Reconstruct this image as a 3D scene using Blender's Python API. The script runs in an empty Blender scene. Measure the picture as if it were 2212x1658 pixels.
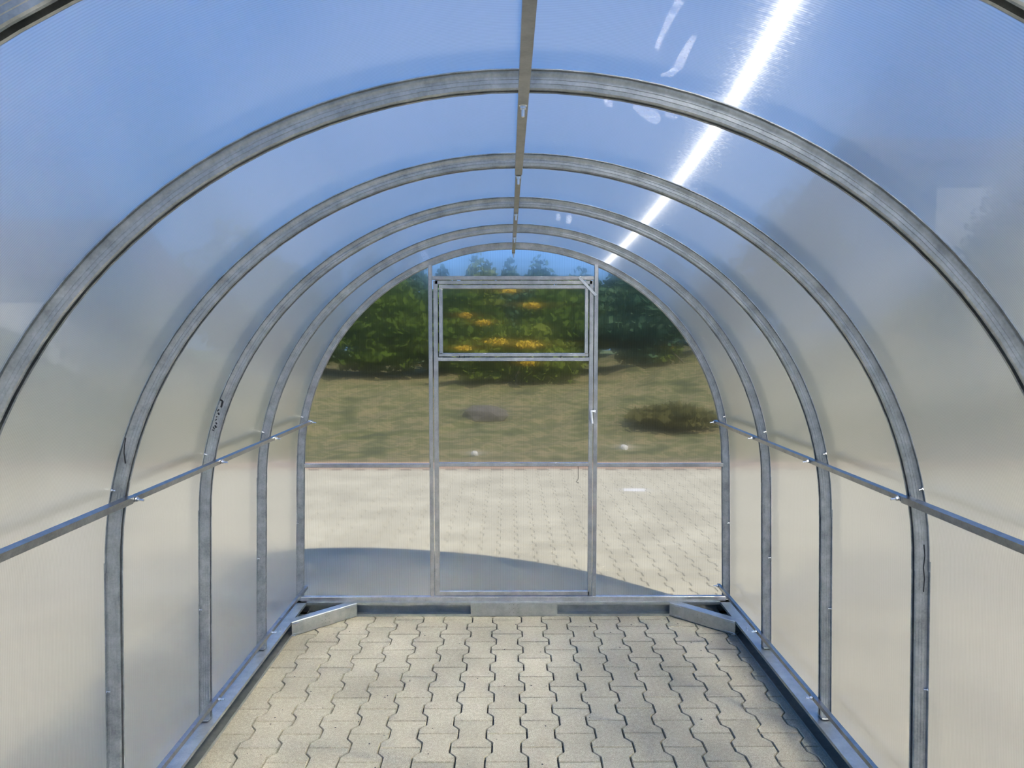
import bpy, bmesh, math, random
import numpy as np
from mathutils import Vector, Matrix, Euler

random.seed(7); rng = np.random.default_rng(7)
sc = bpy.context.scene
col = sc.collection

# ------------------------------------------------------------------ camera, sky, sun, exposure
FPX, PITCH, YAW, CAMX, CAMH = 1575.0, 0.0644, 0.0054, -0.031, 1.616
cam_d = bpy.data.cameras.new('camera'); cam = bpy.data.objects.new('camera', cam_d); col.objects.link(cam)
cam_d.sensor_width = 36.0; cam_d.lens = 36.0 * FPX / 2212.0; cam_d.clip_end = 400; cam_d.clip_start = 0.01
cam.location = (CAMX, 0, CAMH); cam.rotation_euler = (math.pi / 2 - PITCH, 0, -YAW)
sc.camera = cam

SUN = Vector((0.444, -0.467, 0.765)).normalized()          # towards the sun
world = bpy.data.worlds.new('sky'); sc.world = world; world.use_nodes = True
wn = world.node_tree.nodes; wl = world.node_tree.links; wn.clear()
tcw = wn.new('ShaderNodeTexCoord'); spw = wn.new('ShaderNodeSeparateXYZ'); wl.new(tcw.outputs['Generated'], spw.inputs[0])
sky = wn.new('ShaderNodeValToRGB')                          # clear blue sky, a little paler at the horizon, by height only
for e, (p_, c_) in zip([sky.color_ramp.elements[0], sky.color_ramp.elements.new(.25), sky.color_ramp.elements[-1]],
                       [(0, (.28, .54, .98)), (.25, (.165, .42, 1.0)), (1, (.09, .28, .84))]):
    e.position = p_; e.color = (*c_, 1)
wl.new(spw.outputs['Z'], sky.inputs[0])
wbg = wn.new('ShaderNodeBackground'); wbg.inputs['Strength'].default_value = 1.0
wo = wn.new('ShaderNodeOutputWorld')
wl.new(sky.outputs[0], wbg.inputs['Color']); wl.new(wbg.outputs[0], wo.inputs['Surface'])

sun_d = bpy.data.lights.new('sun', 'SUN'); sun = bpy.data.objects.new('sun', sun_d); col.objects.link(sun)
sun_d.energy = 7.2; sun_d.angle = math.radians(0.53); sun_d.color = (1.0, 0.93, 0.81)
sun.rotation_euler = (-SUN).to_track_quat('-Z', 'Y').to_euler(); sun.location = SUN * 30

sc.view_settings.view_transform = 'Standard'; sc.view_settings.look = 'None'
sc.view_settings.gamma = 1.0; sc.view_settings.use_curve_mapping = False
sc.view_settings.exposure = 0.0
sc.cycles.use_denoising = True
sc.cycles.max_bounces = 10; sc.cycles.transparent_max_bounces = 16
sc.cycles.transmission_bounces = 8; sc.cycles.glossy_bounces = 4; sc.cycles.diffuse_bounces = 3
sc.cycles.sample_clamp_indirect = 0.0
sc.cycles.caustics_reflective = False; sc.cycles.caustics_refractive = False

# ------------------------------------------------------------------ pixel -> point on the plane Y = const
def at(px, py, Y):
    x = (px - 1106) / FPX; u = (829 - py) / FPX
    y = math.cos(PITCH) + u * math.sin(PITCH); z = -math.sin(PITCH) + u * math.cos(PITCH)
    X = x * math.cos(YAW) + y * math.sin(YAW); D = -x * math.sin(YAW) + y * math.cos(YAW)
    k = Y / D
    return Vector((CAMX + X * k, Y, CAMH + z * k))
def gnd(px, py, h=0.0):
    p = at(px, py, 1.0); d = p - Vector((CAMX, 0, CAMH)); k = (h - CAMH) / d.z
    return Vector((CAMX, 0, CAMH)) + d * k

# ------------------------------------------------------------------ objects
def link(name, me, mat=None, parent=None, label=None, cat=None, group=None, kind=None):
    o = bpy.data.objects.new(name, me); col.objects.link(o)
    if mat is not None and me is not None and not me.materials: me.materials.append(mat)
    if parent is not None: o.parent = parent
    if label: o['label'] = label
    if cat: o['category'] = cat
    if group: o['group'] = group
    if kind: o['kind'] = kind
    return o
def thing(name, label, cat, loc=(0, 0, 0), group=None, kind=None):
    o = link(name, None, label=label, cat=cat, group=group, kind=kind); o.location = loc; o.empty_display_size = .05
    return o

class MB:
    def __init__(s): s.v = []; s.f = []
    def add(s, vs, fs):
        b = len(s.v); s.v += [tuple(p) for p in vs]; s.f += [tuple(i + b for i in f) for f in fs]; return s
    def sweep(s, rings, closed=True, caps=True):
        n = len(rings[0]); vs = [p for r in rings for p in r]; fs = []
        for i in range(len(rings) - 1):
            for j in range(n if closed else n - 1):
                k = (j + 1) % n
                fs.append((i * n + j, i * n + k, (i + 1) * n + k, (i + 1) * n + j))
        if caps and closed:
            fs.append(tuple(range(n - 1, -1, -1))); fs.append(tuple((len(rings) - 1) * n + j for j in range(n)))
        return s.add(vs, fs)
    def bar(s, p0, p1, w, h, up=(0, 0, 1), ch=.0015):
        """chamfered rectangular bar, w across, h along up"""
        p0 = Vector(p0); p1 = Vector(p1); d = (p1 - p0).normalized(); up = Vector(up)
        a = d.cross(up).normalized(); b = a.cross(d).normalized()
        W, H = w / 2, h / 2
        sec = [(-W + ch, -H), (W - ch, -H), (W, -H + ch), (W, H - ch), (W - ch, H), (-W + ch, H), (-W, H - ch), (-W, -H + ch)]
        return s.sweep([[p + a * x + b * y for x, y in sec] for p in (p0, p1)])
    def prof(s, p0, p1, sec, up=(0, 0, 1)):
        """section (a, b): a along d x up, b along up"""
        p0 = Vector(p0); p1 = Vector(p1); d = (p1 - p0).normalized(); up = Vector(up)
        a = d.cross(up).normalized(); b = a.cross(d).normalized()
        return s.sweep([[p + a * x + b * y for x, y in sec] for p in (p0, p1)])
    def rod(s, p0, p1, r, n=10, r1=None):
        p0 = Vector(p0); p1 = Vector(p1); d = (p1 - p0).normalized()
        up = Vector((0, 0, 1)) if abs(d.z) < .9 else Vector((1, 0, 0))
        a = d.cross(up).normalized(); b = a.cross(d); r1 = r if r1 is None else r1
        ang = [2 * math.pi * i / n for i in range(n)]
        return s.sweep([[p + a * (q * math.cos(t)) + b * (q * math.sin(t)) for t in ang] for p, q in ((p0, r), (p1, r1))])
    def path(s, pts, r, n=8):
        pts = [Vector(p) for p in pts]; rings = []
        for i, p in enumerate(pts):
            d = (pts[min(i + 1, len(pts) - 1)] - pts[max(i - 1, 0)]).normalized()
            up = Vector((0, 1, 0)) if abs(d.y) < .9 else Vector((1, 0, 0))
            a = d.cross(up).normalized(); b = a.cross(d)
            rings.append([p + a * (r * math.cos(2 * math.pi * k / n)) + b * (r * math.sin(2 * math.pi * k / n)) for k in range(n)])
        return s.sweep(rings)
    def mesh(s, name, smooth=False, off=None):
        me = bpy.data.meshes.new(name)
        vs = s.v if off is None else [(x - off[0], y - off[1], z - off[2]) for x, y, z in s.v]
        me.from_pydata(vs, [], s.f)
        bm = bmesh.new(); bm.from_mesh(me); bmesh.ops.recalc_face_normals(bm, faces=bm.faces); bm.to_mesh(me); bm.free()
        if smooth:
            for p in me.polygons: p.use_smooth = True
        return me
    def build(s, name, mat, parent=None, smooth=False, **kw):
        off = parent.matrix_world.translation if parent is not None else None
        if parent is not None:
            off = Vector(parent.location)
            if parent.parent is not None: off = off + Vector(parent.parent.location)
        return link(name, s.mesh(name, smooth, off), mat, parent, **kw)
def smooth_by_angle(o, deg=30):
    me = o.data
    for p in me.polygons: p.use_smooth = True
    me.set_sharp_from_angle(angle=math.radians(deg))

# ------------------------------------------------------------------ materials
def mat(name):
    m = bpy.data.materials.new(name); m.use_nodes = True; nt = m.node_tree; nt.nodes.clear()
    out = nt.nodes.new('ShaderNodeOutputMaterial')
    return m, nt, out
def N(nt, t, **kw):
    n = nt.nodes.new(t)
    for k, v in kw.items():
        if k.startswith('_'): setattr(n, k[1:], v)
        else: n.inputs[k.replace('__', ' ')].default_value = v
    return n
def L(nt, a, b): nt.links.new(a, b)
def ramp(nt, fac, stops):
    r = nt.nodes.new('ShaderNodeValToRGB'); el = r.color_ramp.elements
    while len(el) < len(stops): el.new(.5)
    for e, (p, c) in zip(el, stops): e.position = p; e.color = tuple(c) + (1,) if len(c) == 3 else c
    L(nt, fac, r.inputs[0]); return r
def mth(nt, op, a, b=None, c=None):
    n = nt.nodes.new('ShaderNodeMath'); n.operation = op
    for i, v in enumerate((a, b, c)):
        if v is None: continue
        if isinstance(v, (int, float)): n.inputs[i].default_value = v
        else: L(nt, v, n.inputs[i])
    return n.outputs[0]
def noise(nt, vec, scale, detail=3, rough=.55):
    n = N(nt, 'ShaderNodeTexNoise', Scale=scale, Detail=detail, Roughness=rough)
    if vec is not None: L(nt, vec, n.inputs['Vector'])
    return n.outputs['Fac']

def zinc_mat(name, c0, c1, r0, r1, stretch=(1, 1, 1), metallic=.9):
    m, nt, out = mat(name)
    tc = N(nt, 'ShaderNodeNewGeometry'); mp = N(nt, 'ShaderNodeMapping', Scale=stretch); L(nt, tc.outputs['Position'], mp.inputs[0])
    n1 = noise(nt, mp.outputs[0], 22, 4); n2 = noise(nt, tc.outputs['Position'], 160, 2)
    mixn = mth(nt, 'ADD', mth(nt, 'MULTIPLY', n1, .7), mth(nt, 'MULTIPLY', n2, .3))
    r = ramp(nt, mixn, [(.32, c0), (.68, c1)])
    b = N(nt, 'ShaderNodeBsdfPrincipled', Metallic=metallic); L(nt, r.outputs[0], b.inputs['Base Color'])
    L(nt, mth(nt, 'ADD', mth(nt, 'MULTIPLY', n1, r1 - r0), r0), b.inputs['Roughness'])
    L(nt, b.outputs[0], out.inputs[0]); return m
def plain(name, c, rough=.6, metallic=0.0, var=.12, scale=8):
    m, nt, out = mat(name)
    g = N(nt, 'ShaderNodeNewGeometry'); n = noise(nt, g.outputs['Position'], scale, 4)
    r = ramp(nt, n, [(.3, [x * (1 - var) for x in c]), (.7, [min(1, x * (1 + var)) for x in c])])
    b = N(nt, 'ShaderNodeBsdfPrincipled', Roughness=rough, Metallic=metallic); L(nt, r.outputs[0], b.inputs['Base Color'])
    L(nt, b.outputs[0], out.inputs[0]); return m

M = {}
M['zinc_arch'] = zinc_mat('galvanised_arch_steel', (.27, .295, .31), (.53, .56, .575), .28, .44, (1, 1, 1), .8)
M['zinc_tube'] = zinc_mat('galvanised_tube_steel', (.42, .42, .415), (.63, .625, .61), .28, .40, (1, 1, 1), .85)
M['zinc_purlin'] = zinc_mat('galvanised_purlin_steel', (.24, .25, .25), (.42, .43, .43), .24, .36, (1, 1, 1), .9)
M['zinc_base'] = zinc_mat('galvanised_base_steel', (.37, .395, .375), (.55, .57, .54), .28, .42, (1, 1, 1), .8)
M['bolt'] = plain('bright_zinc_bolt', (.8, .8, .78), .25, 1.0)
M['dark'] = plain('black_rubber', (.02, .02, .022), .6)
M['white'] = plain('white_plastic', (.8, .8, .78), .35, 0, .03)
M['ink'] = plain('black_ink', (.015, .015, .018), .7)
M['hole'] = plain('dark_hole', (.03, .03, .03), .8)

def sheet_mat(name, vertical, rv, lines, wide, milk, gloss, dark, grough, clear, ru):
    """twin-wall polycarbonate: sees through sharply along the ribs, smears across them"""
    m, nt, out = mat(name)
    g = N(nt, 'ShaderNodeNewGeometry'); sep = N(nt, 'ShaderNodeSeparateXYZ'); L(nt, g.outputs['Position'], sep.inputs[0])
    if vertical:
        t = N(nt, 'ShaderNodeCombineXYZ', Z=1.0); tan = t.outputs[0]; u = sep.outputs['X']
    else:
        v = nt.nodes.new('ShaderNodeVectorMath'); v.operation = 'CROSS_PRODUCT'; L(nt, g.outputs['Normal'], v.inputs[0]); v.inputs[1].default_value = (0, 1, 0)
        nv = nt.nodes.new('ShaderNodeVectorMath'); nv.operation = 'NORMALIZE'; L(nt, v.outputs[0], nv.inputs[0]); tan = nv.outputs[0]; u = sep.outputs['Y']
    # rib webs every 6 mm, a coarser unevenness between flutes
    fr = mth(nt, 'FRACT', mth(nt, 'MULTIPLY', u, 1 / .006))
    rib = mth(nt, 'LESS_THAN', fr, .16)
    sc1 = N(nt, 'ShaderNodeCombineXYZ'); L(nt, mth(nt, 'MULTIPLY', u, 90.0), sc1.inputs[0])
    flute = noise(nt, sc1.outputs[0], 1.0, 2, .6)
    big = noise(nt, g.outputs['Position'], 1.6, 2)
    # lobes
    tr = N(nt, 'ShaderNodeBsdfTransparent', Color=(.97, .98, .98, 1))
    # the rib webs read as fine darker lines, a few flutes as paler ones
    val = mth(nt, 'SUBTRACT', 1.0, mth(nt, 'MULTIPLY', mth(nt, 'LESS_THAN', mth(nt, 'ABSOLUTE', mth(nt, 'SUBTRACT', fr, .6)), .22), dark))
    tint = N(nt, 'ShaderNodeMix', _data_type='RGBA', _blend_type='MULTIPLY'); tint.inputs[0].default_value = 1.0
    tint.inputs[6].default_value = (.95, .965, .97, 1); cmb = N(nt, 'ShaderNodeCombineXYZ')
    for i in range(3): L(nt, val, cmb.inputs[i])
    L(nt, cmb.outputs[0], tint.inputs[7])
    sc2 = N(nt, 'ShaderNodeCombineXYZ'); L(nt, mth(nt, 'MULTIPLY', u, 60.0), sc2.inputs[0])
    pale = ramp(nt, noise(nt, sc2.outputs[0], 1.0, 3, .7), [(.58, (0, 0, 0)), (.74, (1, 1, 1))]).outputs[0]
    def hair(comp, ru, rvv, c):
        h = nt.nodes.new('ShaderNodeBsdfHair'); h.component = comp
        h.inputs['Color'].default_value = (*c, 1); h.inputs['RoughnessU'].default_value = ru
        if isinstance(rvv, float): h.inputs['RoughnessV'].default_value = rvv
        else: L(nt, rvv, h.inputs['RoughnessV'])
        h.inputs['Offset'].default_value = 0; L(nt, tan, h.inputs['Tangent']); return h
    hn = hair('Transmission', ru, mth(nt, 'MULTIPLY', flute, rv * 2), (.93, .945, .95)); L(nt, tint.outputs[2], hn.inputs['Color'])
    hw = hair('Transmission', .010, .75, (.95, .96, .97))
    # the pressed surface is not quite even: tilt the flutes a little from place to place, which breaks the sun's streak into sparks
    jit = mth(nt, 'MULTIPLY', mth(nt, 'SUBTRACT', noise(nt, g.outputs['Position'], 130, 1, .5), .5), .30)
    jn = nt.nodes.new('ShaderNodeVectorMath'); jn.operation = 'SCALE'; L(nt, g.outputs['Normal'], jn.inputs[0]); L(nt, jit, jn.inputs['Scale'])
    ja = nt.nodes.new('ShaderNodeVectorMath'); ja.operation = 'ADD'; L(nt, tan, ja.inputs[0]); L(nt, jn.outputs[0], ja.inputs[1])
    L(nt, ja.outputs[0], hw.inputs['Tangent'])
    dif = N(nt, 'ShaderNodeBsdfTranslucent', Color=(.86, .87, .88, 1))
    m1 = N(nt, 'ShaderNodeMixShader', Fac=1 - clear); L(nt, tr.outputs[0], m1.inputs[1]); L(nt, hn.outputs[0], m1.inputs[2])
    m2 = N(nt, 'ShaderNodeMixShader'); L(nt, m1.outputs[0], m2.inputs[1]); L(nt, hw.outputs[0], m2.inputs[2])
    L(nt, mth(nt, 'ADD', mth(nt, 'ADD', mth(nt, 'MULTIPLY', rib, lines), wide), mth(nt, 'MULTIPLY', pale, lines * .8)), m2.inputs[0])
    m3 = N(nt, 'ShaderNodeMixShader', Fac=milk); L(nt, m2.outputs[0], m3.inputs[1]); L(nt, dif.outputs[0], m3.inputs[2])
    # gloss of the skins
    lw = N(nt, 'ShaderNodeFresnel', IOR=1.55)
    bp = N(nt, 'ShaderNodeBump', Strength=.05, Distance=.01); L(nt, big, bp.inputs['Height'])
    gl = N(nt, 'ShaderNodeBsdfGlossy', Roughness=grough, Color=(.95, .96, .97, 1)); L(nt, bp.outputs[0], gl.inputs['Normal'])
    hr = hair('Reflection', .02, .5, (.9, .9, .9))
    mg = N(nt, 'ShaderNodeMixShader', Fac=.3); L(nt, gl.outputs[0], mg.inputs[1]); L(nt, hr.outputs[0], mg.inputs[2])
    fac = mth(nt, 'MINIMUM', mth(nt, 'MULTIPLY', mth(nt, 'MAXIMUM', mth(nt, 'SUBTRACT', lw.outputs[0], .035), .01), gloss), .8)
    m4 = N(nt, 'ShaderNodeMixShader'); L(nt, fac, m4.inputs[0]); L(nt, m3.outputs[0], m4.inputs[1]); L(nt, mg.outputs[0], m4.inputs[2])
    L(nt, m4.outputs[0], out.inputs[0]); return m
M['sheet_roof'] = sheet_mat('twin_wall_polycarbonate_roof', False, .17, .08, .021, .004, .36, .14, .2, .10, .003)
M['sheet_end'] = sheet_mat('twin_wall_polycarbonate_end', True, .014, .04, .008, .004, .35, .24, .12, .25, .001)

def paver_mat():
    m, nt, out = mat('concrete_paver')
    g = N(nt, 'ShaderNodeNewGeometry'); p = g.outputs['Position']
    oi = N(nt, 'ShaderNodeObjectInfo'); at_ = N(nt, 'ShaderNodeAttribute', _attribute_name='tone')
    tone = mth(nt, 'ADD', mth(nt, 'MULTIPLY', oi.outputs['Random'], .6), at_.outputs['Fac'])
    fine = noise(nt, p, 240, 3, .75); mid = noise(nt, p, 60, 3); big = noise(nt, p, 2.2, 3)
    f = mth(nt, 'ADD', mth(nt, 'MULTIPLY', fine, .62), mth(nt, 'ADD', mth(nt, 'MULTIPLY', mid, .16), mth(nt, 'MULTIPLY', big, .22)))
    f = mth(nt, 'ADD', f, mth(nt, 'MULTIPLY', mth(nt, 'SUBTRACT', tone, .3), .05))
    r = ramp(nt, f, [(.30, (.150, .132, .092)), (.5, (.355, .318, .222)), (.68, (.62, .565, .41))])
    b = N(nt, 'ShaderNodeBsdfPrincipled', Roughness=.85); L(nt, r.outputs[0], b.inputs['Base Color'])
    bp = N(nt, 'ShaderNodeBump', Strength=.25, Distance=.002); L(nt, fine, bp.inputs['Height']); L(nt, bp.outputs[0], b.inputs['Normal'])
    L(nt, b.outputs[0], out.inputs[0]); return m
M['paver'] = paver_mat()
M['joint'] = plain('dark_joint_sand', (.055, .05, .042), .95, 0, .4, 40)
def ground_mat(name, stops, s1=.9, s2=6):
    m, nt, out = mat(name)
    g = N(nt, 'ShaderNodeNewGeometry'); p = g.outputs['Position']
    f = mth(nt, 'ADD', mth(nt, 'MULTIPLY', noise(nt, p, s1, 4, .6), .65), mth(nt, 'MULTIPLY', noise(nt, p, s2, 4, .6), .35))
    r = ramp(nt, f, stops)
    b = N(nt, 'ShaderNodeBsdfPrincipled', Roughness=.95); L(nt, r.outputs[0], b.inputs['Base Color'])
    L(nt, b.outputs[0], out.inputs[0]); return m
M['bank'] = ground_mat('dry_grass_bank', [(.38, (.022, .030, .006)), (.44, (.060, .066, .012)), (.48, (.105, .10, .032)), (.505, (.20, .145, .065)), (.53, (.088, .082, .026)), (.57, (.048, .060, .012)), (.63, (.15, .12, .045))], 1.3, 5)
M['lawn'] = ground_mat('grass_lawn', [(.4, (.08, .12, .03)), (.55, (.15, .19, .06)), (.65, (.28, .25, .12))], .3)
def leaf_mat(name, c0, c1):
    m, nt, out = mat(name)
    g = N(nt, 'ShaderNodeNewGeometry')
    r = ramp(nt, noise(nt, g.outputs['Position'], 2.2, 3), [(.35, c0), (.65, c1)])
    d = N(nt, 'ShaderNodeBsdfDiffuse'); t = N(nt, 'ShaderNodeBsdfTranslucent'); mx = N(nt, 'ShaderNodeMixShader', Fac=.25)
    L(nt, r.outputs[0], d.inputs[0]); L(nt, r.outputs[0], t.inputs[0]); L(nt, d.outputs[0], mx.inputs[1]); L(nt, t.outputs[0], mx.inputs[2])
    L(nt, mx.outputs[0], out.inputs[0]); return m
M['leaf_dark'] = leaf_mat('dark_green_leaves', (.045, .080, .010), (.105, .155, .020))
M['leaf_blue'] = leaf_mat('blue_green_needles', (.045, .10, .055), (.10, .17, .09))
M['leaf_mid'] = leaf_mat('mid_green_leaves', (.085, .13, .015), (.19, .22, .035))
M['leaf_yellow'] = leaf_mat('yellow_blossom', (.62, .40, .03), (.85, .60, .08))
M['leaf_dry'] = leaf_mat('dry_olive_leaves', (.06, .062, .02), (.13, .115, .04))
M['bark'] = plain('brown_bark', (.10, .075, .05), .9)
M['brick_red'] = plain('reddish_kerb', (.42, .27, .20), .9, 0, .2)
M['stone'] = plain('grey_boulder_stone', (.075, .065, .055), .9, 0, .4)
M['stone_white'] = plain('white_stone', (.60, .58, .54), .8)
M['render_wall'] = plain('pale_rendered_wall', (.72, .70, .66), .85, 0, .05, 1)
M['roof_dark'] = plain('dark_roof_tile', (.10, .095, .10), .8)
M['pane_dark'] = plain('dark_window_glass', (.04, .05, .06), .1)
M['smear'] = None

# ------------------------------------------------------------------ paved floor
YEND, STEP, RIN, ZC = 4.180, 0.6667, 1.205, 0.907
floor = link('floor', None); floor['kind'] = 'structure'; floor['label'] = 'yard floor of interlocking beige concrete pavers'
base = MB().add([(-9.5, -14, -.016), (9.5, -14, -.016), (9.5, 8.96, -.016), (-9.5, 8.96, -.016),
                 (-9.5, -14, -.12), (9.5, -14, -.12), (9.5, 8.96, -.12), (-9.5, 8.96, -.12)],
                [(0, 1, 2, 3), (7, 6, 5, 4), (0, 4, 5, 1), (1, 5, 6, 2), (2, 6, 7, 3), (3, 7, 4, 0)])
base.build('joint_bed', M['joint'], floor)
PL, PCOL, WID, NAR = .2, .14, .0825, .057
gap = .0025
LH = PL / 2 - gap; A_ = .035; C_ = .03
def paver_outline(ins):
    w, n, l = WID - gap - ins, NAR - gap - ins, LH - ins
    r = [(w, -l), (w, -.1 + A_), (n, -.1 + A_ + C_), (n, .1 - A_ - C_), (w, .1 - A_), (w, l)]
    return r + [(-x, y) for x, y in reversed(r)]
po_t, po_b = paver_outline(.0022), paver_outline(0)
PV = [(x, y, 0.) for x, y in po_t] + [(x, y, -.004) for x, y in po_b] + [(x, y, -.016) for x, y in po_b]
n12 = 12
PF = [tuple(range(12))] + [(i, i + 12, (i + 1) % 12 + 12, (i + 1) % 12) for i in range(12)] + [(i + 12, i + 24, (i + 1) % 12 + 24, (i + 1) % 12 + 12) for i in range(12)]
PF = [tuple(reversed(f)) if k else f for k, f in enumerate(PF)]
pav_me = bpy.data.meshes.new('paver'); pav_me.from_pydata(PV, [], PF); pav_me.materials.append(M['paver'])
ref = gnd(1095, 1368.7)                        # a joint end in the column through this point
X0, Y0 = ref.x, ref.y + .1
spots = []
for i in range(-68, 69):
    cx = X0 + PCOL * i
    if abs(cx) > 9.4: continue
    for j in range(-92, 40):
        cy = Y0 + PL * j + (.1 if i % 2 else 0)
        if -13.8 < cy < 8.85: spots.append((cx, cy))
def shows(s):
    x, y = s
    if abs(x) < 1.22 and 2.45 < y < 4.16: return 0
    if abs(x) < 1.45 and y >= 4.16: return y
    return 99
order = sorted(spots, key=shows)
near, far = order[:300], order[300:]
for k, (x, y) in enumerate(near):
    o = link('paver', pav_me, None, floor); r = random.Random(k)
    o.location = (x, y, r.uniform(-.0008, .0008)); o.rotation_euler = (r.uniform(-.004, .004), r.uniform(-.004, .004), r.uniform(-.004, .004))
pv = np.array(PV); far = np.array(far); nf = len(far)
V = pv[None, :, :] + np.concatenate([far, np.zeros((nf, 1))], 1)[:, None, :]
V[:, :, 2] += rng.uniform(-.001, .001, (nf, 1))
fs = [tuple(i + 36 * k for i in f) for k in range(nf) for f in PF]
me = bpy.data.meshes.new('paver_field'); me.from_pydata(V.reshape(-1, 3).tolist(), [], fs); me.materials.append(M['paver'])
a = me.attributes.new('tone', 'FLOAT', 'FACE'); a.data.foreach_set('value', np.repeat(rng.uniform(0, .6, nf), len(PF)).astype(np.float32))
link('paver_field', me, None, floor, kind='stuff')

# crumbs of soil scattered on the pavers
cr = MB()
for k in range(150):
    x, y = random.uniform(-1.1, 1.1), random.uniform(2.4, 4.05); r = random.choice([.0015, .002, .003, .0045])
    pts = [(x + r * random.uniform(.6, 1.2) * math.cos(t), y + r * random.uniform(.6, 1.2) * math.sin(t), .0005) for t in (0, 1.26, 2.5, 3.77, 5.0)]
    cr.add(pts + [(x, y, r * .7)], [(i, (i + 1) % 5, 5) for i in range(5)])
cr.build('soil_crumbs', M['dark'], None, label='scattered dark soil crumbs lying on the pavers', cat='crumbs', kind='stuff')

# ------------------------------------------------------------------ land around the yard
def bank_z(x, y):
    t = max(0., min(1., (y - 9.1) / 8.0)); h = .62 + .15 * max(0, x - 1.0) - .02 * min(0, x)
    h = min(h, 1.7)
    return h * t * t * (3 - 2 * t) + .05 * math.sin(x * 2.1 + y * 1.3) * t + .04 * math.sin(x * 5.3 - y * 3.1) * t
gb = MB(); nx, ny = 90, 50
gv = [(-9.6 + 19.2 * i / nx, 9.06 + 16 * j / ny) for j in range(ny + 1) for i in range(nx + 1)]
gb.add([(x, y, bank_z(x, y) + .02 + random.uniform(-.03, .03)) for x, y in gv],
       [(j * (nx + 1) + i, j * (nx + 1) + i + 1, (j + 1) * (nx + 1) + i + 1, (j + 1) * (nx + 1) + i) for j in range(ny) for i in range(nx)])
gb.build('ground_bank', M['bank'], None, label='patchy green and straw coloured grass bank behind the yard', kind='structure', cat=None)
lw = MB()
for x0, x1 in ((-80, -9.5), (9.5, 80)): lw.add([(x0, -40, -.02), (x1, -40, -.02), (x1, 90, -.02), (x0, 90, -.02)], [(0, 1, 2, 3)])
lw.add([(-9.5, 25, .3), (9.5, 25, .3), (9.5, 90, .3), (-9.5, 90, .3)], [(0, 1, 2, 3)])
lw.add([(-9.5, -40, -.02), (9.5, -40, -.02), (9.5, -14, -.02), (-9.5, -14, -.02)], [(0, 1, 2, 3)])
lw.build('ground_lawn', M['lawn'], None, label='flat lawn on both sides of the paved yard', kind='structure')
kb = thing('kerb_edging', 'reddish kerb stone edging where paving meets the grass bank', 'kerb', (0, 9.01, 0))
for i in range(19):
    MB().bar((-9.5 + i + .005, 9.01, -.02), (-8.5 + i - .005, 9.01, -.02), .10, .14, ch=.01).build('kerb_stone', M['brick_red'], kb)

def leaf_mesh(name, lumps, n, size, mats, yellow=0.0, seed=0):
    r = np.random.default_rng(seed)
    w = np.array([a * b * c for _, (a, b, c) in lumps]); idx = r.choice(len(lumps), n, p=w / w.sum())
    cs = np.array([c for c, _ in lumps])[idx]; rs = np.array([q for _, q in lumps])[idx]
    d = r.normal(size=(n, 3)); d /= np.linalg.norm(d, axis=1)[:, None]
    p = cs + (d * rs * (r.uniform(.45, 1.05, n) ** .6)[:, None] if not yellow else d * rs * 1.15 * (r.uniform(0, 1, n) ** .7)[:, None])
    a = r.normal(size=(n, 3)); a /= np.linalg.norm(a, axis=1)[:, None]
    b = np.cross(a, r.normal(size=(n, 3))); b /= np.linalg.norm(b, axis=1)[:, None]
    s = size * r.uniform(.6, 1.3, (n, 1))
    V = np.stack([p - a * s, p + b * s * .6, p + a * s, p - b * s * .6], 1).reshape(-1, 3)
    V[:, 2] = np.maximum(V[:, 2], .02)
    me = bpy.data.meshes.new(name); me.from_pydata(V.tolist(), [], [(4 * i, 4 * i + 1, 4 * i + 2, 4 * i + 3) for i in range(n)])
    for m_ in mats: me.materials.append(m_)
    return me
def tree(name, label, x, y, h, rad, leafm, cat='tree', low=.1, seed=0, n=1500, group=None, conical=False):
    z0 = bank_z(x, y) if y > 9 and abs(x) < 9.6 else 0
    t = thing(name, label, cat, (x, y, z0), group=group)
    r = random.Random(seed)
    MB().path([(x, y, z0 - .05), (x + .03, y, z0 + h * .4), (x - .02, y + .03, z0 + h * .8)], max(.04, rad * .06)).build('trunk', M['bark'], t)
    lumps = []
    for k in range(9):
        f = k / 8; zz = h * (low + (1 - low) * (.12 + .78 * f))
        rr = rad * ((1.05 - f * .85) if conical else math.sin(math.pi * (.22 + .66 * f)))
        lumps.append(((r.uniform(-.25, .25) * rr, r.uniform(-.25, .25) * rr, zz), (rr, rr, h * .16)))
    link('crown', leaf_mesh('crown', lumps, int(n * 2.2), .085 + rad * .025, [leafm], seed=seed), None, t)
    return t
def pxx(px, Y): return at(px, 700, Y).x
G = 'trees and shrubs behind the grass bank'
tree('shrub', 'dark green shrub filling the view left of the door, nearest the arch', pxx(640, 18), 18, 2.6, 1.15, M['leaf_dark'], 'shrub', 0, 1, 1800, G)
tree('shrub', 'dark green shrub seen through the left end panel beside the door post', pxx(815, 16.6), 16.6, 2.5, 1.1, M['leaf_dark'], 'shrub', 0, 2, 1800, G)
tree('shrub', 'olive green shrub behind the left half of the door vent', pxx(985, 18), 18, 2.1, 1.1, M['leaf_dark'], 'shrub', 0, 3, 1800, G)
tree('shrub', 'olive green shrub behind the right half of the door vent', pxx(1215, 17.6), 17.6, 2.2, 1.15, M['leaf_dark'], 'shrub', 0, 4, 1800, G)
tree('shrub', 'blue green shrub seen through the right end panel beside the door', pxx(1390, 16.6), 16.6, 2.2, 1.0, M['leaf_blue'], 'shrub', 0, 5, 1800, G)
tree('shrub', 'blue green shrub seen through the right end panel near the arch', pxx(1545, 18.2), 18.2, 2.2, 1.15, M['leaf_blue'], 'shrub', 0, 6, 1800, G)
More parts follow.
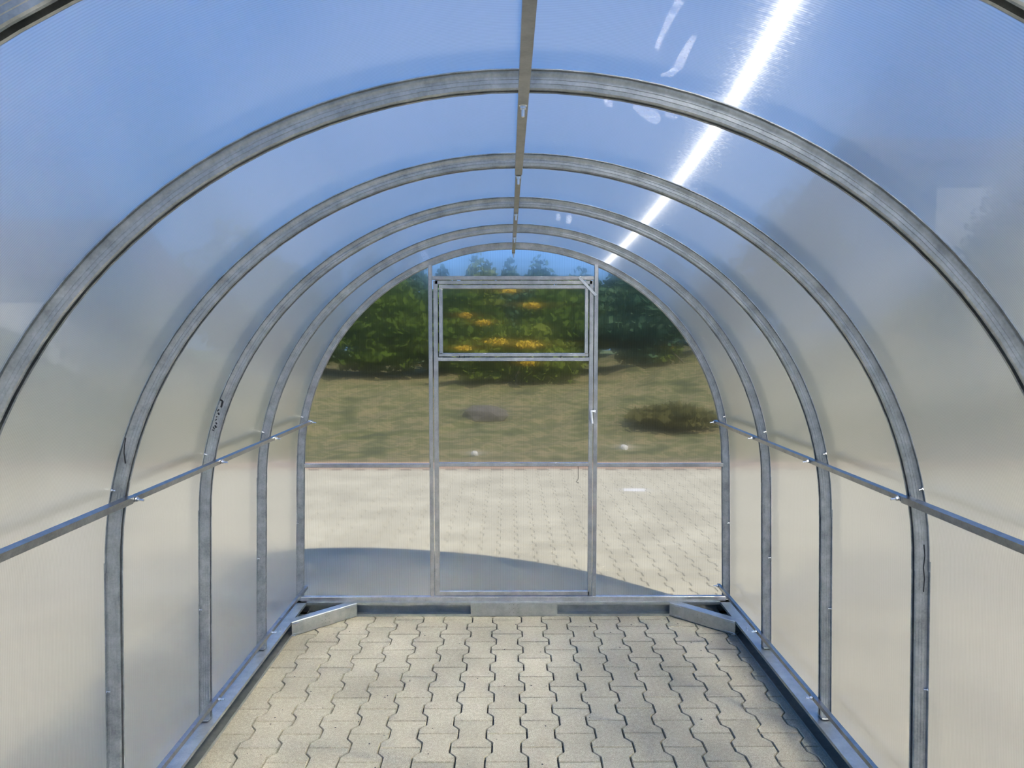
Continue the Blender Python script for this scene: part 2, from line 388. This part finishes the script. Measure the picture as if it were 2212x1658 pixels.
for k, (px, top, w, lab) in enumerate([(958, 588, .45, 'small pointed tree top beside the left end of the lintel'),
                                        (1036, 562, .75, 'tallest rounded tree above the left part of the lintel'),
                                        (1098, 572, .45, 'slim tree above the middle of the lintel'),
                                        (1165, 568, .7, 'broad tree above the lintel right of the ridge bar'),
                                        (1250, 588, 1.0, 'bluish tree above the right end of the lintel')]):
    Y = 21.0; p = at(px, top, Y); z0 = bank_z(p.x, Y)
    tree('tree', lab, p.x, Y, p.z - z0, w + .1, M['leaf_blue' if k != 1 else 'leaf_mid'], 'tree', .1, 20 + k, 1400, G)
for k, px in enumerate((700, 800, 890, 1350, 1450)):
    Y = 24.4; p = at(px, 560 if px > 1300 else 555, Y); z0 = bank_z(p.x, Y)
    tree('tree', ['bluish tree behind the left end panel, nearest the arch', 'bluish tree behind the middle of the left end panel', 'bluish tree behind the left end panel beside the door post',
                  'bluish tree behind the right end panel beside the door post', 'bluish tree behind the right end panel, nearest the arch'][k], p.x, Y, p.z - z0, .95, M['leaf_blue'], 'tree', .02, 40 + k, 1500, G)
# yellow flowering shrub: green crown with separate blossom clusters
Yf = 15.4; xf = pxx(1115, Yf); zf = bank_z(xf, Yf)
fl = thing('flowering_shrub', 'green shrub with yellow blossom clusters behind the door vent', 'shrub', (xf, Yf, zf))
link('crown', leaf_mesh('crown', [((0, .3, .7), (1.1, .5, .65)), ((-.7, .3, .5), (.7, .4, .5)), ((.8, .3, .5), (.7, .4, .5))], 1500, .11, [M['leaf_mid']], seed=60), None, fl)
for k, (px, py, w, h) in enumerate([(1075, 738, .22, .07), (1142, 744, .26, .08), (1005, 681, .12, .05), (1045, 697, .14, .05), (1150, 660, .17, .06), (1100, 628, .14, .05), (1000, 752, .16, .05), (1140, 784, .13, .05)]):
    p = at(px, py, Yf - .35) - Vector((xf, Yf, zf))
    link('blossom_cluster', leaf_mesh('blossom_cluster', [(tuple(p), (w, .15, h))], int(90 + 90 * ((k * 7) % 5) / 4), .042, [M['leaf_yellow']], yellow=1, seed=70 + k), None, fl)
MB().path([(xf, Yf, zf - .03), (xf + .05, Yf + .1, zf + .6)], .04).build('stem', M['bark'], fl)
for k, (px, py) in enumerate([(1440, 700), (1440, 747)]):
    p = at(px, py, 16.2); z0 = bank_z(p.x, 16.2)
    s_ = thing('flowering_shrub', ['upper clump of yellow flowers behind the right end panel', 'lower clump of yellow flowers behind the right end panel'][k], 'shrub', (p.x + .5 * k, 16.2, z0))
    q = p - Vector((p.x + .5 * k, 16.2, z0))
    MB().path([(p.x + .5 * k, 16.2, z0 - .02), (p.x, 16.2, p.z)], .02).build('stem', M['bark'], s_)
    link('blossom_cluster', leaf_mesh('blossom_cluster', [(tuple(q), (.18, .15, .08))], 100, .042, [M['leaf_yellow']], yellow=1, seed=90 + k), None, s_)
    link('leaves', leaf_mesh('leaves', [(tuple(q - Vector((0, -.1, .15))), (.4, .2, .25))], 200, .08, [M['leaf_mid']], seed=95 + k), None, s_)
# boulder and tufts on the bank
def rock(name, label, p, r, m, cat, seed):
    bm = bmesh.new(); bmesh.ops.create_icosphere(bm, subdivisions=2, radius=1); rr = random.Random(seed)
    for v in bm.verts: v.co = Vector((v.co.x * r[0], v.co.y * r[1], v.co.z * r[2])) * rr.uniform(.82, 1.12)
    me = bpy.data.meshes.new(name); bm.to_mesh(me); bm.free(); o = link(name, me, m, None, label, cat); o.location = p
def bank_pt(px, py):
    for k in range(200):
        Y = 9.1 + .05 * k; p = at(px, py, Y)
        if p.z <= bank_z(p.x, Y) + .02: return p
    return p
rock('boulder', 'dark grey boulder on the bank behind the door panel', bank_pt(1045, 905) + Vector((0, 0, .07)), (.40, .25, .17), M['stone'], 'boulder', 1)
rock('stone', 'small white stone on the bank edge behind the door panel', bank_pt(1025, 985) + Vector((0, 0, .03)), (.05, .05, .045), M['stone_white'], 'stone', 2)
rock('stone', 'small white stone on the bank behind the right end panel', bank_pt(1348, 972) + Vector((0, 0, .03)), (.055, .05, .055), M['stone_white'], 'stone', 3)
p = bank_pt(1460, 925); tree('low_bush', 'low dark olive bush on the bank behind the right end panel', p.x, p.y + .2, .30, .7, M['leaf_dry'], 'bush', 0, 81, 500)
p = gnd(1370, 1058)
MB().add([(p.x - .12, p.y - .05, .002), (p.x + .1, p.y - .07, .002), (p.x + .13, p.y + .06, .004), (p.x - .1, p.y + .07, .003), (p.x - .12, p.y - .05, .0), (p.x + .1, p.y - .07, .0), (p.x + .13, p.y + .06, .0), (p.x - .1, p.y + .07, .0)],
         [(0, 1, 2, 3), (7, 6, 5, 4), (0, 4, 5, 1), (1, 5, 6, 2), (2, 6, 7, 3), (3, 7, 4, 0)]).build('paper_scrap', M['stone_white'], None, label='small white scrap lying on the sunny pavers outside', cat='scrap')

# houses and trees at the sides, blurred by the sheets
def house(label, x0, x1, y0, y1, hw, hr, wins):
    t = thing('building', label, 'building', ((x0 + x1) / 2, y0, 0))
    MB().add([(x0, y0, 0), (x1, y0, 0), (x1, y1, 0), (x0, y1, 0), (x0, y0, hw), (x1, y0, hw), (x1, y1, hw), (x0, y1, hw)],
             [(0, 1, 5, 4), (1, 2, 6, 5), (2, 3, 7, 6), (3, 0, 4, 7), (4, 5, 6, 7)]).build('wall', M['render_wall'], t)
    ym = (y0 + y1) / 2; e = .4
    MB().add([(x0 - e, y0 - e, hw), (x1 + e, y0 - e, hw), (x1 + e, ym, hw + hr), (x0 - e, ym, hw + hr), (x0 - e, y1 + e, hw), (x1 + e, y1 + e, hw)],
             [(0, 1, 2, 3), (3, 2, 5, 4), (0, 3, 4), (1, 5, 2), (0, 4, 5, 1)]).build('roof', M['roof_dark'], t)
    for wx, wz, ww, wh in wins:
        f = MB().bar((wx - ww / 2, y0, wz), (wx + ww / 2, y0, wz), .12, wh, ch=.01).build('window', M['white'], t)
        MB().bar((wx - ww / 2 + .1, y0 - .06, wz), (wx + ww / 2 - .1, y0 - .06, wz), .04, wh - .2, ch=.005).build('pane', M['pane_dark'], f)
house('low pale building with dark roof beyond the left wall', -34, -12.3, 20, 28, 3.2, 2.2, [(-14.5, 1.7, 1.2, 1.3), (-18, 1.7, 1.2, 1.3)])
house('tall pale building with two rows of windows beyond the right wall', 11.6, 34, 20, 30, 6.3, 2.0, [(x, z, 1.3, 1.4) for z in (1.6, 4.2) for x in (15.6, 18.3, 21.0)])
hs = [(-11.0, 15.4, 1.9, 1.3, 'hedge shrub beyond the left wall, nearest the pale building'), (-9.8, 19.0, 3.4, 1.5, 'round tree beyond the left wall between building and bank'),
      (-13.2, 12.4, 1.7, 1.5, 'wide hedge shrub beyond the left wall in front of the building'), (-8.8, 24, 4.4, 2.0, 'tall tree beyond the left wall behind the bank'),
      (9.7, 16.2, 3.0, 1.2, 'round tree beyond the right wall beside the tall building'), (12.0, 13.2, 1.9, 1.5, 'hedge shrub beyond the right wall in front of the building'),
      (12.3, 17.9, 6.4, 1.15, 'tall slim tree beyond the right wall at the building corner'), (8.4, 22, 4.2, 1.6, 'tall tree beyond the right wall behind the bank'), (15.4, 13.6, 2.0, 1.6, 'wide hedge shrub beyond the right wall, farthest right')]
for k, (x, y, h, r, lab) in enumerate(hs):
    tree('shrub' if h < 2.5 else 'tree', lab, x, y, h, r, M['leaf_mid' if k % 2 == 0 else 'leaf_dark'], 'shrub' if h < 2.5 else 'tree', .02, 100 + k, 1500)

# ------------------------------------------------------------------ the arches
LEGX, LEGZ = 1.226, .086
def arch_path(off, n=56):
    R = RIN + off
    return [(Vector((-R * math.cos(math.pi * i / n), 0, ZC + R * math.sin(math.pi * i / n)))) for i in range(n + 1)]
half = [(.0065, .0240), (.0065, .0020), (.0085, 0), (.0114, .0010), (.0132, .0036), (.0140, .0110), (.0148, .0120), (.0151, .0190), (.0159, .0200), (.0162, .0270), (.0172, .0290), (.0176, .0350), (.0245, .0358), (.0245, .0380)]
ASEC = half + [(-y, r) for y, r in reversed(half)]
def arch_rings(pts_n, Y, sec):
    return [[Vector((p.x + n.x * r, Y + y, p.z + n.z * r)) for y, r in sec] for p, n in pts_n]
arch_names = ['end arch framing the far wall', 'second galvanised arch counting from the far end wall', 'third galvanised arch counting from the far end wall, with black scribble',
              'fourth galvanised arch from the far end, where ridge sections join', 'fifth galvanised arch from the far end, leaving the frame sides', 'nearest galvanised arch cutting the upper corners of the view',
              'galvanised arch standing just beside the camera', 'galvanised arch behind the camera', 'rearmost galvanised arch behind the camera']
ARCHY = [YEND - STEP * k for k in range(9)]
def bolt(mb, p, d, s=1.0):
    p = Vector(p); d = Vector(d).normalized()
    mb.rod(p, p + d * .0015 * s, .0085 * s, 14); mb.rod(p + d * .0015 * s, p + d * .008 * s, .0065 * s, 6); mb.rod(p + d * .008 * s, p + d * .024 * s, .0034 * s, 8)
def leg_n(s):
    p0 = Vector((s * LEGX, 0, LEGZ)); p1 = Vector((s * (RIN + .0015), 0, ZC + .03))
    d = (p1 - p0).normalized(); n = Vector((s * d.z, 0, -s * d.x)); return p0, p1, n
for k, Y in enumerate(ARCHY):
    lab = arch_names[k]
    if 'galvanised' not in lab: lab = 'galvanised ' + lab
    t = thing('greenhouse_arch', lab, 'arch', (0, Y, LEGZ), group='galvanised greenhouse arches')
    cs = arch_path(0); nn = [(p, (p - Vector((0, 0, ZC))).normalized()) for p in cs]
    o = MB().sweep(arch_rings(nn, Y, ASEC)).build('hoop', M['zinc_arch'], t); smooth_by_angle(o, 25)
    sec2 = [(y * 1.04, r - .0012 if r < .02 else r) for y, r in ASEC]
    for s in (-1, 1):
        p0, p1, n = leg_n(s)
        o = MB().sweep(arch_rings([(p0, n), (p1, n)], Y, sec2)).build('leg', M['zinc_arch'], t)
        MB().bar((s * (LEGX + .0 + .002), Y, LEGZ + .002), (s * (LEGX + .040), Y, LEGZ + .002), .05, .004, ch=.0005).build('foot_plate', M['zinc_base'], t)
        if k < 6:
            for z in (.54, 1.16):
                if z < ZC: x = s * (LEGX - .02 * z + .036); d = Vector((-s, 0, 0))
                else: x = s * (math.sqrt((RIN + .036) ** 2 - (z - ZC) ** 2)); d = Vector((-s, 0, -.2))
                mb = MB(); q = Vector((x, Y - .0215, z)); mb.rod(q, q + d * .003, .005, 6); mb.rod(q + d * .003, q + d * .012, .002, 6); mb.build('screw', M['bolt'], t)
    if k == 2:       # illegible black marker strokes and a scuff
        mk = MB(); yy = Y - .0175
        strokes = [((476, 866), (468, 862), .006), ((476, 866), (472, 880), .007), ((468, 884), (464, 888), .005), ((466, 891), (468, 896), .006), ((464, 899), (462, 901), .004),
                   ((463, 905), (460, 908), .004), ((461, 912), (463, 916), .005), ((459, 918), (462, 924), .006), ((455, 921), (458, 927), .004), ((453, 928), (457, 930), .003)]
        for a_, b_, w in strokes:
            mk.bar(at(a_[0] + 5, a_[1], yy), at(b_[0] + 5, b_[1], yy) + Vector((.0008, 0, .0006)), .0012, w * 1.0, up=(.95, 0, .3), ch=.0002)
        mk.build('marker_scribble', M['ink'], t, label='illegible black marker scribble')
    if k == 3:
        for pts in ([(272, 945), (269, 962), (268, 978), (270, 995), (271, 1001)], [(1996, 1176), (1998, 1200), (1995, 1225), (1997, 1250), (1995, 1278)]):
            yy = Y - .0170
            MB().path([at(x, y, yy) for x, y in pts], .0016, 5).build('scratch_mark', M['ink'], t, label='thin black scratch line')

# ------------------------------------------------------------------ arched cover: one bent sheet per bay
ceil = thing('ceiling', 'arched cover of clear fluted twin-wall polycarbonate sheets', None, (0, YEND, LEGZ), kind='structure')
sh_off = .0402
def sheet_profile():
    pts = []
    for s in (-1,):
        p0, p1, n = leg_n(s); b = p0 + n * sh_off
        pts += [Vector((b.x, 0, LEGZ - .03)), b.lerp(p1 + n * sh_off, .5)]
    pts += arch_path(sh_off, 96)
    p0, p1, n = leg_n(1); b = p0 + n * sh_off
    pts += [b.lerp(p1 + n * sh_off, .5), Vector((b.x, 0, LEGZ - .03))]
    return pts
SP = sheet_profile()
ysp = [YEND + .03] + [y for y in ARCHY[1:]]
for k in range(len(ysp) - 1):
    ya, yb = ysp[k], ysp[k + 1]; nY = 6
    mb = MB(); mb.sweep([[Vector((p.x, ya + (yb - ya) * j / nY, p.z)) for p in SP] for j in range(nY + 1)], closed=False, caps=False)
    mb.build('polycarbonate_panel', M['sheet_roof'], ceil, smooth=True)

# dried pale smears on the sheets
def smear_mat():
    m, nt, out = mat('dried_residue')
    d = N(nt, 'ShaderNodeBsdfTranslucent', Color=(.9, .88, .86, 1)); t_ = N(nt, 'ShaderNodeBsdfTransparent'); mx = N(nt, 'ShaderNodeMixShader')
    g = N(nt, 'ShaderNodeNewGeometry'); r = ramp(nt, noise(nt, g.outputs['Position'], 60, 3, .7), [(.35, (.06, .06, .06)), (.65, (.34, .34, .34))])
    L(nt, r.outputs[0], mx.inputs[0]); L(nt, t_.outputs[0], mx.inputs[1]); L(nt, d.outputs[0], mx.inputs[2]); L(nt, mx.outputs[0], out.inputs[0]); return m
M['smear'] = smear_mat()
def on_sheet(px, py, off=sh_off - .0006):
    o = Vector((CAMX, 0, CAMH)); d = (at(px, py, 1.0) - o); R = RIN + off
    ox, oz = o.x, o.z - ZC; a = d.x ** 2 + d.z ** 2; b = ox * d.x + oz * d.z; c = ox * ox + oz * oz - R * R
    return o + d * ((-b + math.sqrt(b * b - a * c)) / a)
for pts in ([(1470, 0, 10), (1452, 30, 8), (1432, 70, 6), (1418, 104, 5)], [(1500, 78, 6), (1480, 112, 9), (1468, 138, 11), (1448, 160, 7), (1428, 162, 4)],
            [(1306, 216, 4), (1314, 224, 8), (1324, 228, 4)], [(1368, 228, 5), (1392, 240, 13), (1412, 252, 15), (1424, 264, 7)], [(1436, 246, 4), (1452, 250, 9), (1464, 252, 4)],
            [(1204, 462, 4), (1207, 470, 5), (1204, 476, 3)], [(1228, 464, 5), (1230, 474, 6), (1226, 482, 4)], [(912, 545, 3), (918, 553, 8), (924, 560, 6)]):
    mb = MB(); v = []
    for i, (x, y, w) in enumerate(pts):
        q = pts[min(i + 1, len(pts) - 1)]; p_ = pts[max(i - 1, 0)]; dx, dy = q[0] - p_[0], q[1] - p_[1]; l = math.hypot(dx, dy); nx_, ny_ = -dy / l * w, dx / l * w
        v += [on_sheet(x + nx_, y + ny_), on_sheet(x - nx_, y - ny_)]
    mb.add(v, [(2 * i, 2 * i + 1, 2 * i + 3, 2 * i + 2) for i in range(len(pts) - 1)])
    mb.build('residue_smear', M['smear'], ceil, label='pale dried smear')

# ------------------------------------------------------------------ purlins
def purlin(name, label, up_in, pts_xz, w, breaks, joints, yend):
    """square rail of two channel sections meeting at an arch; pts_xz centre, up_in = inward normal"""
    x, z = pts_xz; n = Vector(up_in).normalized()
    t = thing(name, label, 'purlin', (x, ARCHY[-1], z))
    sx = Vector((x, 0, z))
    a, b, c = breaks
    upv = n
    # U channel, open towards the far end where it stops short of the bolt
    def ch(y0, y1, ww):
        T = .0016; W = ww / 2
        sec = [(-W, -W), (-W, W), (W, W), (W, -W), (W - T, -W), (W - T, W - T), (-W + T, W - T), (-W + T, -W)]
        return MB().prof(sx + Vector((0, y0, 0)), sx + Vector((0, y1, 0)), sec, up=upv)
    ch(a, b, w * 1.06).build('rail_section', M['zinc_purlin'], t)
    ch(b + .006, c, w * .86).build('rail_section', M['zinc_purlin'], t)
    for yj in joints:
        mb = MB(); bolt(mb, sx + Vector((0, yj, 0)) + n * (w * .5 + .0004), n, 1.0); mb.build('bolt', M['bolt'], t, smooth=False)
    return t
W2 = .020
BY = [Y + .018 for Y in ARCHY[:6]]
purlin('ridge_purlin', 'galvanised ridge bar running under the arch tops', (0, 0, -1), (0, ZC + RIN - .0105), W2, (ARCHY[-1], ARCHY[3] - .002, YEND + .035), BY, 0)
zs = 1.125; xs = math.sqrt(RIN ** 2 - (zs - ZC) ** 2) - .0115
purlin('side_purlin', 'galvanised side rail along the left wall at mid height', (1, 0, -.15), (-xs, zs), W2, (ARCHY[-1], ARCHY[3] + .004, YEND + .035), BY, 0)
purlin('side_purlin', 'galvanised side rail along the right wall at mid height', (-1, 0, -.15), (xs, zs), W2, (ARCHY[-1], ARCHY[3] + .004, YEND + .035), BY, 0)
zb = .155; xb = LEGX - .02 * zb - .0112
purlin('bottom_purlin', 'galvanised bottom rail along the left wall above base channel', (1, 0, .02), (-xb, zb), W2, (ARCHY[-1], ARCHY[4], YEND + .035), BY, 0)
purlin('bottom_purlin', 'galvanised bottom rail along the right wall above base channel', (-1, 0, .02), (xb, zb), W2, (ARCHY[-1], ARCHY[4], YEND + .035), BY, 0)

# ------------------------------------------------------------------ base frame
BH = .082; T = .0025; CW = .072; LIP = .014
CSEC = [(0, 0), (CW, 0), (CW, LIP), (CW - T, LIP), (CW - T, T), (T, T), (T, BH - T), (CW - T, BH - T), (CW - T, BH - LIP), (CW, BH - LIP), (CW, BH), (0, BH)]
def chan(mb, p0, p1, sec=CSEC): return mb.prof(p0, p1, sec)
BX = LEGX + .046; YB = 4.205
t = thing('base_channel', 'galvanised base channel along the left wall', 'channel', (-BX, 1, 0))
chan(MB(), (-BX, ARCHY[-1], 0), (-BX, YB, 0)).build('channel', M['zinc_base'], t)      # d x up = +X for +Y direction
for y in (3.72, 2.4):
    mb = MB(); bolt(mb, (-BX + CW - .02, y, BH), (0, 0, 1), .8); mb.build('bolt', M['bolt'], t)
t = thing('base_channel', 'galvanised base channel along the right wall', 'channel', (BX, 1, 0))
chan(MB(), (BX, YB, 0), (BX, ARCHY[-1], 0)).build('channel', M['zinc_base'], t)
for y in (3.72, 2.4):
    mb = MB(); bolt(mb, (BX - CW + .02, y, BH), (0, 0, 1), .8); mb.build('bolt', M['bolt'], t)
t = thing('base_channel', 'galvanised base channel below the end wall and door', 'channel', (0, YB, 0))
xm = at(1109, 1315, 4.13).x
chan(MB(), (-BX + .004, YB, 0), (xm - .001, YB, 0)).build('channel', M['zinc_base'], t)
chan(MB(), (xm + .001, YB, 0), (BX - .004, YB, 0)).build('channel', M['zinc_base'], t)
YF = YB - CW
xa, xb_ = at(1017, 1315, YF).x, at(1204, 1315, YF).x
t = thing('splice_plate', 'flat galvanised joining plate at the middle of the end base', 'plate', (xm, YF, 0))
MB().bar((xa, YF - .0025, .004 + (BH - .006) / 2), (xb_, YF - .0025, .004 + (BH - .006) / 2), .004, BH - .006, ch=.0006).build('plate', M['zinc_base'], t)
mb = MB()
for px in (1100.5, 1109.8, 1119):
    for py in (1304.8, 1313.8, 1322.7):
        p = at(px, py, YF - .0046); mb.rod(p, p - Vector((0, .0004, 0)), .0016, 8)
mb.build('punched_holes', M['hole'], t)
for s, lab in ((-1, 'diagonal galvanised corner brace at the left end of the end base'), (1, 'diagonal galvanised corner brace at the right end of the end base')):
    p1 = Vector((s * .905, YF - .003, .002)); p0 = Vector((s * 1.197, 3.845, .002))
    t = thing('corner_brace', lab, 'brace', ((p0.x + p1.x) / 2, (p0.y + p1.y) / 2, 0))
    d = (p1 - p0); H = BH - .002; w = .05
    a, b = (p1, p0) if s < 0 else (p0, p1)
    # a = 0 is the room-side web, flanges run back towards the corner
    sec = [(0, .004), (.004, 0), (w, 0), (w, .010), (w - T, .010), (w - T, T), (T + .004, T), (T, T + .004), (T, H - T - .004), (T + .004, H - T), (w - T, H - T), (w - T, H - .010), (w, H - .010), (w, H), (.004, H), (0, H - .004)]
    q0, q1 = (p0, p1) if s > 0 else (p1, p0)
    dd = (q1 - q0).normalized(); aa = dd.cross(Vector((0, 0, 1)))
    if aa.dot(Vector((s, 1, 0))) < 0: q0, q1 = q1, q0
    o = MB().prof(q0, q1, sec).build('channel', M['zinc_base'], t)
    nrm = -(q1 - q0).normalized().cross(Vector((0, 0, 1)))
    mb = MB(); c = (p0 + p1) / 2; dv = d.normalized()
    for i in (-1, 0, 1):
        for j in (-1, 0, 1):
            q = c + dv * (.022 * i) + Vector((0, 0, H / 2 + .020 * j)) + nrm * .0002; mb.rod(q, q + nrm * .0004, .0015, 8)
    mb.build('punched_holes', M['hole'], t)
    for f_, z_ in ((.1, .012), (.9, .012), (.1, H - .012), (.9, H - .012)):       # pressed stiffening beads near the ends
        q = p0.lerp(p1, f_) + Vector((0, 0, z_)) + nrm * -.001
        MB().rod(q - dv * .035, q + dv * .035, .004, 8, .001).build('pressed_bead', M['zinc_base'], t)
    mb = MB(); bolt(mb, p0 + Vector((-s * .012, -.03, .02)), (-s, -.3, 0), .8); mb.build('bolt', M['bolt'], t)

# ------------------------------------------------------------------ end wall, door, vent
YW = 4.172; YS = YW + .016
wall = thing('wall_back', 'end wall of clear polycarbonate in a thin galvanised frame', None, (0, YW, BH), kind='structure')
TW = .0205
def hbar(name, x0, x1, y0, y1, parent, Y=YW, d=TW, m='zinc_tube'):
    a, b = at(x0, (y0 + y1) / 2, Y), at(x1, (y0 + y1) / 2, Y); zc = (a.z + b.z) / 2
    h = abs(at(x0, y0, Y).z - at(x0, y1, Y).z); a.z = b.z = zc
    return MB().bar(a, b, d, h, ch=.002).build(name, M[m], parent)
def vbar(name, x0, x1, y0, y1, parent, Y=YW, d=TW, m='zinc_tube'):
    """x0, x1 the pixel edges half way up"""
    ym = (y0 + y1) / 2; a, b = at((x0 + x1) / 2, ym, Y), at((x0 + x1) / 2, ym, Y)
    w = at(x1, ym, Y).x - at(x0, ym, Y).x; a.z = at(x0, y0, Y).z; b.z = at(x0, y1, Y).z
    return MB().bar(a, b, w, d, up=(0, 1, 0), ch=.002).build(name, M[m], parent)
vbar('post', 927.5, 936, 572, 1287, wall); vbar('post', 1281.5, 1290, 571, 1287, wall)
hbar('lintel', 934.5, 1283, 596, 604.5, wall)
hbar('mid_rail', 658, 930.5, 1001, 1009, wall); hbar('mid_rail', 1289, 1561, 999.5, 1007.5, wall)
hbar('sill_rail', 651, 1566, 1286.5, 1297, wall, Y=YW - .004, d=.03)
for px in (1253,):
    a, b = at(1251, 598.5, YW - .0185), at(1287.5, 638, YW - .0185)
    MB().bar(a, b, .003, .015, up=(.7, 0, .7), ch=.0005).build('corner_strap', M['bolt'], wall)
    mb = MB()
    for q in (a.lerp(b, .06), a.lerp(b, .94)): mb.rod(q, q - Vector((0, .004, 0)), .0038, 6)
    mb.build('strap_screw', M['bolt'], wall)
# sheets of the end wall, behind the bars
def arch_top(x, R): return ZC + math.sqrt(max(0, R * R - x * x))
def panel(name, x0, x1, zlo, ztop, parent, n=24, Y=YS):
    mb = MB(); xs_ = [x0 + (x1 - x0) * i / n for i in range(n + 1)]; v = []
    for x in xs_:
        zt = arch_top(x, RIN + .03) if ztop is None and abs(x) < RIN + .03 else (ztop if ztop is not None else ZC)
        v += [(x, Y, zlo), (x, Y, zt)]
    mb.add(v, [(2 * i, 2 * i + 2, 2 * i + 3, 2 * i + 1) for i in range(n)])
    return mb.build(name, M['sheet_end'], parent)
xl, xr = at(931, 930, YW).x, at(1286, 930, YW).x; zlt = at(1100, 600, YW).z
panel('polycarbonate_panel', -(LEGX + .02), xl, BH + .004, None, wall)
panel('polycarbonate_panel', xr, LEGX + .02, BH + .004, None, wall)
panel('polycarbonate_panel', xl, xr, zlt, None, wall)

door = thing('door_1', 'narrow greenhouse door of galvanised tube with a vent in its top', None, at(1110, 1284, YW), kind='structure')
vbar('stile', 938, 948, 606, 1284.5, door); vbar('stile', 1271, 1280, 606, 1284.5, door)
hbar('top_rail', 940, 1279, 606, 614, door); hbar('vent_rail', 946, 1272, 771.5, 779.5, door)
hbar('middle_rail', 948, 1272, 998.5, 1006.5, door); hbar('bottom_rail', 949, 1272, 1275.5, 1284.5, door)
x0_, x1_ = at(943, 900, YW).x, at(1276, 900, YW).x
panel('door_panel', x0_, x1_, at(1100, 1281, YW).z, at(1100, 776, YW).z, door, 4)
vent = MB()
def vb(x0, x1, y0, y1):
    a, b = at(x0, y0, YW - .002), at(x1, y1, YW - .002)
    return a, b
sash = thing('vent_sash', None, None, (0, 0, 0)); sash.parent = door
del_loc = Vector(door.location)
sash.location = at(1110, 692, YW) - del_loc
def sub(fn, *a):
    o = fn(*a); return o
vbar('sash_bar', 948.5, 956.5, 623, 764, sash, YW - .002); vbar('sash_bar', 1263, 1270.5, 623, 764, sash, YW - .002)
hbar('sash_bar', 948.5, 1270.5, 615.5, 623.5, sash, YW - .002); hbar('sash_bar', 948.5, 1270.5, 762, 769.8, sash, YW - .002)
xv0, xv1 = at(952, 690, YW).x, at(1267, 690, YW).x
panel('vent_pane', xv0, xv1, at(1100, 766, YW).z, at(1100, 619, YW).z, sash, 4, YS - .002)
for px in (992, 1003, 1212):
    p = at(px, 770.5, YW - .013); MB().rod(p - Vector((0, 0, .006)), p + Vector((0, 0, .007)), .0022, 6).build('hinge_pin', M['dark'], sash)
# handle: hub, collar and hanging white lever
hd = thing('handle', 'white lever', None, (0, 0, 0)); hd.parent = door; hd.location = at(1284, 888, YW - .012) - del_loc
p = at(1284.5, 888.5, YW - .0105); mb = MB(); mb.rod(p, p - Vector((0, .010, 0)), .0105, 16); mb.rod(p - Vector((0, .010, 0)), p - Vector((0, .018, 0)), .006, 12); mb.build('hub', M['zinc_tube'], hd)
l0, l1, l2 = at(1287, 887.5, YW - .030), at(1276.5, 888, YW - .032), at(1279.5, 914.5, YW - .034)
mb = MB(); mb.bar(l0, l1 - Vector((.004, 0, 0)), .010, .013, ch=.003); mb.bar(l1 + Vector((0, 0, .006)), l2, .013, .010, up=(0, 1, 0), ch=.003); mb.rod(p - Vector((0, .018, 0)), p - Vector((0, .03, 0)), .005, 10)
mb.build('lever', M['white'], hd)
# wire wind hook hanging outside from the middle rail
pts = [at(1249, 1006, YS + .01), at(1249, 1020, YS + .012), at(1249, 1034, YS + .012), at(1247, 1037, YS + .012), at(1245.5, 1040, YS + .012), at(1247.5, 1042.5, YS + .012), at(1250, 1041.5, YS + .012)]
MB().path(pts, .0016, 6).build('wind_hook', M['dark'], door, label='thin wire hook')

bpy.context.view_layer.update()
